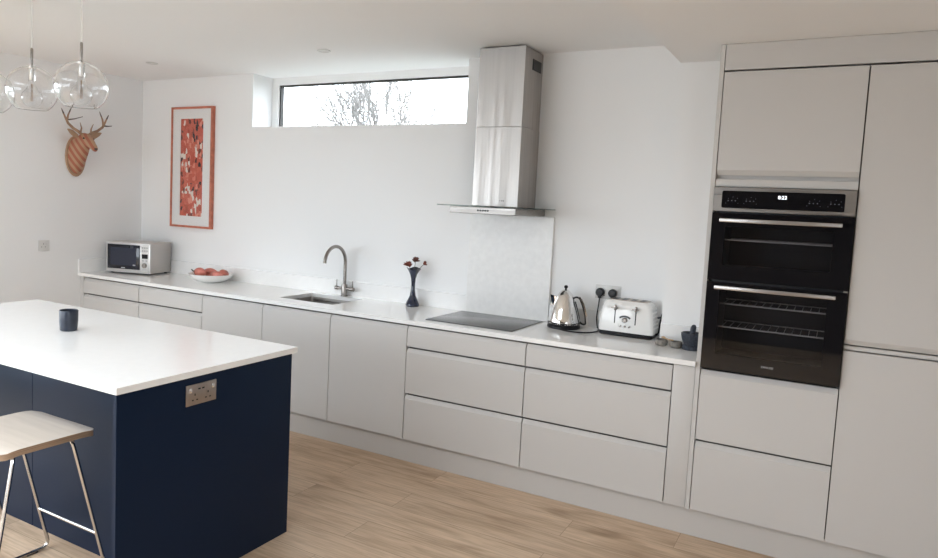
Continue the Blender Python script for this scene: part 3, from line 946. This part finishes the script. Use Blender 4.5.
# ------------------------------------------------------------------ kettle
yaw = math.atan2(.33, .945)
kc = (4.118, .452)
kb = thing('kettle_stand', 'round black power base under the chrome kettle', 'kettle base', (*kc, WT), 0)
obj('plate', MB().lathe([(0, .0003), (.096, .0003), (.100, .004), (.100, .016), (.094, .022), (0, .022)], n=40), M['black'], kb)
cpts = [(.0, -.098, .006), (.06, -.132, .0045), (.15, -.125, .0045), (.205, -.06, .0045), (.210, .03, .0045), (.185, .11, .0045)]
obj('cable', MB().tube(fillet(cpts, .05, 5), .0040, 8), M['black'], kb)
k = thing('kettle', 'chrome cone-shaped kettle with black knob standing on its base', 'kettle', (*kc, WT + .0225), yaw)
m = MB()
prof = [(.092, .0), (.098, .006), (.098, .022), (.093, .040), (.083, .078), (.072, .112), (.062, .142), (.055, .160), (.051, .170)]
rings = []
nf = 48
for r, z in prof:
    rings.append([(r * (1 - .020 * (1 - abs(cos(5 * a))) * (z > .02)) * cos(a), r * (1 - .020 * (1 - abs(cos(5 * a))) * (z > .02)) * sin(a), z) for a in [2 * pi * j / nf for j in range(nf)]])
m.loft(rings)
obj('body', m, M['chrome'], k, angle=60)
obj('collar', MB().lathe([(.0965, .0), (.098, .002), (.098, .014), (.0965, .016), (.0965, 0)], n=40, cap=False), M['black'], k)
li = obj('lid', MB().lathe([(.051, .169), (.049, .176), (.038, .192), (.022, .206), (.010, .213), (0, .214)], n=32), M['chrome'], k)
obj('knob', MB().lathe([(.006, .211), (.006, .219), (.011, .224), (.012, .231), (.008, .238), (0, .240)], n=20), M['black'], k)
# spout: a V-shaped lip at the upper left
sp = MB()
sp.loft([[(-.072, -.014, .108), (-.084, 0, .112), (-.072, .014, .108), (-.060, .016, .115), (-.060, -.016, .115)],
         [(-.064, -.018, .138), (-.086, 0, .146), (-.064, .018, .138), (-.048, .018, .142), (-.048, -.018, .142)],
         [(-.056, -.020, .162), (-.090, 0, .170), (-.056, .020, .162), (-.040, .018, .164), (-.040, -.018, .164)],
         [(-.056, -.020, .168), (-.091, 0, .177), (-.056, .020, .168), (-.040, .018, .169), (-.040, -.018, .169)]])
obj('spout', sp, M['chrome'], k, angle=40)
# loop handle: black grip lined in chrome
hp = fillet([(.046, 0, .160), (.066, 0, .172), (.086, 0, .164), (.106, 0, .120), (.124, 0, .060), (.130, 0, .008), (.112, 0, .006), (.092, 0, .020), (.088, 0, .050), (.072, 0, .105), (.060, 0, .142)], .014, 5)
def strip(path, hw, th):
    rings = []
    path = [Vector(p) for p in path]
    for i, p in enumerate(path):
        d = (path[min(i + 1, len(path) - 1)] - path[max(i - 1, 0)]).normalized()
        nn = Vector((-d.z, 0, d.x))
        rings.append([p + Vector((0, -hw, 0)) + nn * th, p + Vector((0, hw, 0)) + nn * th, p + Vector((0, hw, 0)) - nn * th, p + Vector((0, -hw, 0)) - nn * th])
    return MB().loft(rings)
hd = obj('handle', strip(hp, .011, .0045), M['black'], k)
co = fillet([(.084, 0, .172), (.096, 0, .158), (.114, 0, .122), (.132, 0, .062), (.139, 0, .006)], .02, 5)
sub(hd, 'handle_trim', strip(co, .0125, .0045), M['chrome'])

# ------------------------------------------------------------------ wall sockets and plugs
ws = thing('double_socket', 'white double wall socket with two black plugs above the toaster', 'socket', (4.338, YB, 1.139), 0, 'wall sockets')
socket(ws, M['white_plastic'], M['white_plastic'], M['black'], False)
def plug(x, label, cable):
    t = thing('power_plug', label, 'plug', (x, YB - .0055, 1.136), 0, 'black plugs in the wall socket')
    obj('plug_body', MB().lathe([(0, -.0002), (.0255, -.0002), (.0265, -.004), (.0255, -.022), (.020, -.028), (0, -.029)], n=28, axis='y').box(-.010, .010, -.024, -.006, -.036, -.018, .004), M['black'], t)
    obj('cable', MB().tube(fillet(cable, .03, 5), .0040, 8), M['black'], t)
plug(4.293, 'left black plug in the white wall socket, above the kettle cable', [(0, -.015, -.034), (-.002, -.018, -.08), (-.010, -.022, -.16), (.004, -.030, -.2215), (.030, -.06, -.2215)])
plug(4.371, 'right black plug in the white wall socket, partly behind the toaster', [(0, -.015, -.034), (.002, -.016, -.08), (.02, -.018, -.19)])
ls = thing('wall_socket', 'white wall socket on the left wall beside the worktop end', 'socket', (0, -.315, 1.145), radians(90), 'wall sockets')
obj('faceplate', MB().box(-.045, .045, -.008, -.0003, -.044, .044, .002, 2), M['white_plastic'], ls)
obj('switch', MB().box(.018, .032, -.0115, -.0075, .006, .026, .0015, 2), M['white_plastic'], ls)
for dx, dz, a, b in ((-.005, .014, .0022, .004), (-.020, -.010, .0040, .0022), (.010, -.010, .0040, .0022)):
    obj('pin_hole', MB().box(dx - a, dx + a, -.0086, -.0079, dz - b, dz + b), M['grey_alu'], ls)

# ------------------------------------------------------------------ toaster
tt = thing('toaster', 'white four-slot toaster with chrome levers beside the kettle', 'toaster', (4.502, .488, WT))
def rr(hx, hy, r, z):
    return rrect(hx, hy, r, z, 5)
m = MB()
m.loft([rr(.158, .083, .020, .026), rr(.159, .084, .022, .050), rr(.152, .080, .024, .120), rr(.143, .075, .026, .175), rr(.134, .070, .028, .196), rr(.124, .062, .028, .205), rr(.118, .056, .026, .207)])
bd = obj('body', m, M['white_gloss'], tt, angle=60)
obj('base', MB().loft([rr(.150, .076, .02, .0003), rr(.155, .081, .02, .006), rr(.156, .082, .02, .025), rr(.150, .076, .02, .027)]), M['black'], tt)
tp = obj('top_plate', MB().loft([rr(.112, .052, .014, .2068), rr(.112, .052, .014, .2095), rr(.108, .048, .012, .2105)]), pbr('bronze steel plate', (.36, .30, .25), .3, metal=1), tt)
for i in range(4):
    x = -.079 + i * .0525
    sub(tp, 'slot', MB().box(x - .014, x + .014, -.044, .044, .2098, .2112), M['black'])
fy = lambda z: -(.084 - (z - .05) * .061) - .0012
for sx in (-.062, .058):
    tr = MB(); tr.loft([[(sx - .003, fy(.075), .075), (sx + .003, fy(.075), .075), (sx + .003, fy(.075) + .004, .075), (sx - .003, fy(.075) + .004, .075)],
                        [(sx - .003, fy(.180) + .001, .180), (sx + .003, fy(.180) + .001, .180), (sx + .003, fy(.180) + .005, .180), (sx - .003, fy(.180) + .005, .180)]])
    obj('lever_track', tr, M['black'], tt)
    lv = MB(); lv.box(sx - .021, sx + .021, fy(.163) - .022, fy(.163) - .012, .162, .169, .003, 2); lv.box(sx - .005, sx + .005, fy(.163) - .014, fy(.163) + .002, .152, .182, .002, 2)
    obj('lever', lv, M['tap'], tt)
ar = MB()
rings = []
for i in range(13):
    a = radians(50 + 80 * i / 12)
    rings.append([(rr_ * cos(a) - .003, fy(.11) - .0015 + dy, .072 + rr_ * sin(a)) for rr_, dy in ((.043, 0), (.053, 0), (.053, .006), (.043, .006))])
ar.loft(rings); obj('browning_window', ar, M['grey_alu'], tt)
obj('dial', MB().lathe([(.015, fy(.098) + .004), (.015, fy(.098) - .012), (.012, fy(.098) - .016), (0, fy(.098) - .016)], (-.002, 0, .098), 24, 'y'), M['tap'], tt)
for i in range(3):
    obj('button', MB().lathe([(.0065, fy(.062) + .004), (.0065, fy(.062) - .006), (0, fy(.062) - .0075)], (-.026 + i * .026, 0, .062), 14, 'y'), M['tap'], tt)
# quilted diamond facets on the two ends
for sx in (-1, 1):
    q = MB()
    nr, ncol = 6, 5
    for r in range(nr):
        for c in range(ncol):
            zc = .050 + .022 * (r + .5); half = .011
            yc = -.060 + .120 * (c + .5) / ncol; hw = .012
            xs_ = .159 - (zc - .05) * .118
            def S(y, z, e=0.0):
                return (sx * (.159 - (z - .05) * .118 - .0015 + e), y, z)
            ce = q.bm.verts.new(S(yc, zc, .0055))
            cs = [q.bm.verts.new(S(yc + dy, zc + dz)) for dy, dz in ((-hw, 0), (0, -half), (hw, 0), (0, half))]
            for i in range(4):
                q._face([ce, cs[i], cs[(i + 1) % 4]])
    obj('quilting', q, M['white_gloss'], tt, flat=True)
obj('cable', MB().tube(fillet([(.150, .020, .020), (.176, .0, .030), (.180, -.005, .090), (.186, .0, .140), (.200, .015, .168), (.196, .045, .150), (.176, .050, .120), (.155, .045, .115)], .02, 5), .0052, 8), M['black'], tt)

# ------------------------------------------------------------------ pinch bowls, spoon, mortar and pestle
def pinch(x, y, r, label):
    mb = MB(); mb.lathe([(0, .0003), (r * .72, .0003), (r * .95, .006), (r, .018), (r * .94, .032), (r * .86, .034), (r * .84, .030), (r * .88, .016), (r * .6, .008), (0, .007)], n=32)
    o = obj('pinch_bowl', mb, M['greystone'], recenter=False); o.location = (x, y, WT)
    tag(o, label, 'bowl', 'small grey stoneware bowls')
pinch(4.734, .305, .034, 'small grey stoneware bowl next to the toaster')
pinch(4.814, .293, .034, 'small grey stoneware bowl touching the dark mortar')
sn = thing('wooden_scoop', 'small pale wooden scoop lying across the two grey bowls', 'scoop', (4.774, .30, WT + .037), radians(-24))
obj('handle', MB().tube([(-.036, .004, .003), (0, 0, .001), (.030, -.003, .002)], [.0035, .003, .0032], 8), M['wood'], sn)
obj('scoop_bowl', MB().ball((-.040, .005, .006), .010, 12, (1.3, 1, .6)), M['wood'], sn)
mo = obj('mortar', MB().lathe([(0, .0003), (.044, .0003), (.046, .004), (.046, .020), (.040, .028), (.042, .036), (.051, .058), (.055, .080), (.055, .090), (.050, .092), (.045, .086), (.038, .055), (.022, .035), (0, .030)], n=40), M['stone'], recenter=False)
mo.location = (4.893, .292, WT); tag(mo, 'blue black granite mortar at the right end of the worktop', 'mortar')
pe = obj('pestle', MB().tube([(0, 0, .046), (.003, 0, .060), (.008, 0, .085), (.010, .0, .115), (.012, 0, .126), (.013, 0, .134), (.0135, 0, .137)], [.012, .016, .0145, .0150, .0135, .009, .003], 16), M['stone'], recenter=False)
pe.location = (4.888, .290, WT); tag(pe, 'dark stone pestle standing in the granite mortar', 'pestle')

# ------------------------------------------------------------------ framed picture
pf = thing('framed_picture', 'tall red framed abstract print hanging on the back wall', 'picture', (.672, YB, 1.839))
hw, hh, dp = .252, .515, .034
m = MB(); m.cells([-hw, -hw + .018, hw - .018, hw], [-hh, -hh + .018, hh - .018, hh], lambda x, z: not (abs(x) < hw - .018 and abs(z) < hh - .018), -dp, -.001, 'xzy')
obj('frame', m, M['picframe'], pf)
mm = MB(); mm.cells([-hw + .018, -.138, .138, hw - .018], [-hh + .018, -.415, .415, hh - .018], lambda x, z: not (abs(x) < .138 and abs(z) < .415), -dp + .008, -dp + .011, 'xzy')
obj('mount', mm, M['mat'], pf)
obj('print', MB().box(-.140, .140, -dp + .012, -dp + .015, -.417, .417), M['art'], pf)
obj('backing', MB().box(-hw + .018, hw - .018, -.012, -.004, -hh + .018, hh - .018), M['tan'], pf)
obj('glazing', MB().box(-hw + .017, hw - .017, -dp + .003, -dp + .005, -hh + .017, hh - .017), glass_pane('picture glass', (1, 1, 1), .35), pf)

# ------------------------------------------------------------------ stag head
DC = Vector((0, -.05, 1.90))
st = thing('stag_head', 'wooden stag head trophy with antlers on the left wall', 'wall ornament', DC)
def oval(cx, cz, hy_, hz, tilt, n=28):
    # ring in a plane whose normal leans up by tilt from +x
    out = []
    for k in range(n):
        a = 2 * pi * k / n
        u, v = hy_ * cos(a), hz * sin(a)
        out.append((cx - v * sin(tilt), u, cz + v * cos(tilt)))
    return out
m = MB()
m.loft([oval(.001, -.02, .088, .165, 0), oval(.012, -.02, .090, .168, 0), oval(.018, -.02, .086, .162, 0)])
obj('back_plate', m, M['tan'], st)
m = MB()
m.loft([oval(.017, -.015, .076, .150, .05), oval(.045, .012, .068, .122, .25), oval(.078, .052, .060, .090, .55), oval(.106, .088, .055, .070, .85), oval(.130, .108, .056, .070, 1.05),
        oval(.152, .118, .053, .060, .55), oval(.178, .108, .046, .055, .15), oval(.208, .088, .036, .043, .0), oval(.236, .066, .028, .033, -.15), oval(.258, .048, .025, .028, -.25), oval(.272, .038, .020, .021, -.3), oval(.279, .034, .010, .010, -.3)])
hd = obj('head', m, M['bands'], st, angle=80)
for sy in (-1, 1):
    sub(hd, 'eye', MB().ball((.180, sy * .043, .122), .008, 10), M['black'])
    e = MB(); e.loft([[(.120 + .010 * cos(a), sy * (.055 + .002), .140 + .014 * sin(a)) for a in [2 * pi * k / 10 for k in range(10)]],
                      [(.122 + .008 * cos(a), sy * .095, .155 + .026 * sin(a)) for a in [2 * pi * k / 10 for k in range(10)]],
                      [(.128 + .005 * cos(a), sy * .130, .172 + .017 * sin(a)) for a in [2 * pi * k / 10 for k in range(10)]],
                      [(.130 + .001 * cos(a), sy * .150, .184 + .003 * sin(a)) for a in [2 * pi * k / 10 for k in range(10)]]])
    sub(hd, 'ear', e, M['tan'])
sub(hd, 'nose', MB().ball((.272, 0, .040), .016, 12, (.7, 1.1, .8)), M['antler_tip'])
sub(hd, 'nose', MB().box(.17, .18, -.005, .005, .052, .06), M['tan']) if False else None
def antler(sy):
    A = MB()
    A.tube([(.135, sy * .030, .155), (.135, sy * .060, .175), (.138, sy * .105, .195), (.140, sy * .150, .230), (.140, sy * .172, .270), (.140, sy * .205, .335)], [.011, .012, .011, .010, .008, .003], 10)
    A.tube([(.140, sy * .160, .245), (.140, sy * .150, .295), (.140, sy * .125, .352)], [.009, .007, .003], 8)
    A.tube([(.140, sy * .045, .165), (.150, sy * .042, .205), (.155, sy * .058, .246)], [.008, .006, .0025], 8)
    a = obj('antler', A, M['antler'], st, angle=80)
    tip = MB()
    if sy < 0: tip.tube([(.140, sy * .163, .255), (.16, sy * .11, .268), (.185, sy * .055, .292)], [.006, .004, .0025], 8)
    else: tip.tube([(.140, sy * .158, .245), (.145, sy * .195, .245), (.15, sy * .232, .252)], [.007, .005, .0025], 8)
    sub(a, 'tine', tip, M['antler_tip'])
    ends = MB()
    ends.tube([(.140, sy * .188, .302), (.140, sy * .207, .340)], [.0068, .0028], 8)
    ends.tube([(.140, sy * .139, .320), (.140, sy * .123, .357)], [.0058, .0026], 8)
    sub(a, 'tip', ends, M['antler_tip'])
antler(-1); antler(1)

# ------------------------------------------------------------------ light
wd = bpy.data.worlds.new('overcast sky'); SC.world = wd; wd.use_nodes = True
t = wd.node_tree; t.nodes.clear()
out = t.nodes.new('ShaderNodeOutputWorld'); bg = t.nodes.new('ShaderNodeBackground')
tc = t.nodes.new('ShaderNodeTexCoord'); sx = t.nodes.new('ShaderNodeSeparateXYZ'); rp = t.nodes.new('ShaderNodeValToRGB')
t.links.new(tc.outputs['Generated'], sx.inputs[0]); t.links.new(sx.outputs['Z'], rp.inputs['Fac'])
rp.color_ramp.elements[0].position = 0.0; rp.color_ramp.elements[0].color = (.74, .81, .875, 1)
rp.color_ramp.elements[1].position = .8; rp.color_ramp.elements[1].color = (.86, .935, 1.0, 1)
t.links.new(rp.outputs[0], bg.inputs['Color']); bg.inputs['Strength'].default_value = 3.9
t.links.new(bg.outputs[0], out.inputs['Surface'])
def portal(name, loc, rot, sx_, sy_):
    l = bpy.data.lights.new(name, 'AREA'); l.shape = 'RECTANGLE'; l.size = sx_; l.size_y = sy_
    l.cycles.is_portal = True
    o = bpy.data.objects.new(name, l); COL.objects.link(o); o.location = loc; o.rotation_euler = rot
portal('daylight_rear', ((RX0 + RX1) / 2, YR - .16, DH / 2), (radians(90), 0, 0), RX1 - RX0, DH)
portal('daylight_left', (-.2, (LW0 + LW1) / 2, DH / 2), (0, radians(-90), 0), DH, LW1 - LW0)
portal('daylight_right', (XR + .15, (RW0 + RW1) / 2, 1.25), (0, radians(90), 0), 2.0, RW1 - RW0)
portal('daylight_strip', ((WX0 + WX1) / 2, .89, (WZ + ZC) / 2), (radians(-90), 0, 0), WX1 - WX0, ZC - WZ)
portal('daylight_roof', ((LX0 + LX1) / 2, (LY0 + LY1) / 2, ZC + .2), (0, 0, 0), LX1 - LX0, LY1 - LY0)

# ------------------------------------------------------------------ camera
yaw, pitch, roll = .5156996900542228, .08455311926582054, .04762560730531861
cy, sy, cp_, sp_ = cos(yaw), sin(yaw), cos(pitch), sin(pitch)
f = Vector((-sy * cp_, cy * cp_, -sp_)); r = Vector((cy, sy, 0)); u = r.cross(f)
cr, sr = cos(roll), sin(roll)
r2, u2 = cr * r + sr * u, -sr * r + cr * u
cam = bpy.data.cameras.new('camera'); co = bpy.data.objects.new('camera', cam); COL.objects.link(co)
mw4 = Matrix(((r2.x, u2.x, -f.x, 5.52818), (r2.y, u2.y, -f.y, -3.64097), (r2.z, u2.z, -f.z, 1.62343), (0, 0, 0, 1)))
co.matrix_world = mw4
cam.sensor_width = 36; cam.sensor_fit = 'HORIZONTAL'
cam.lens = 701.4967 / 938 * 36
cam.shift_x = (469 - 437.2704) / 938
cam.shift_y = (264.1231 - 279) / 938
cam.clip_start = .02; cam.clip_end = 200
SC.camera = co

SC.view_settings.view_transform = 'Standard'
SC.view_settings.look = 'None'
SC.view_settings.gamma = 1
SC.view_settings.use_curve_mapping = False
SC.view_settings.exposure = 1.25
SC.cycles.use_denoising = True
SC.cycles.max_bounces = 14
SC.cycles.diffuse_bounces = 8
SC.cycles.transparent_max_bounces = 12
SC.cycles.transmission_bounces = 12
SC.cycles.caustics_reflective = False
SC.cycles.caustics_refractive = False
SC.cycles.sample_clamp_indirect = 8
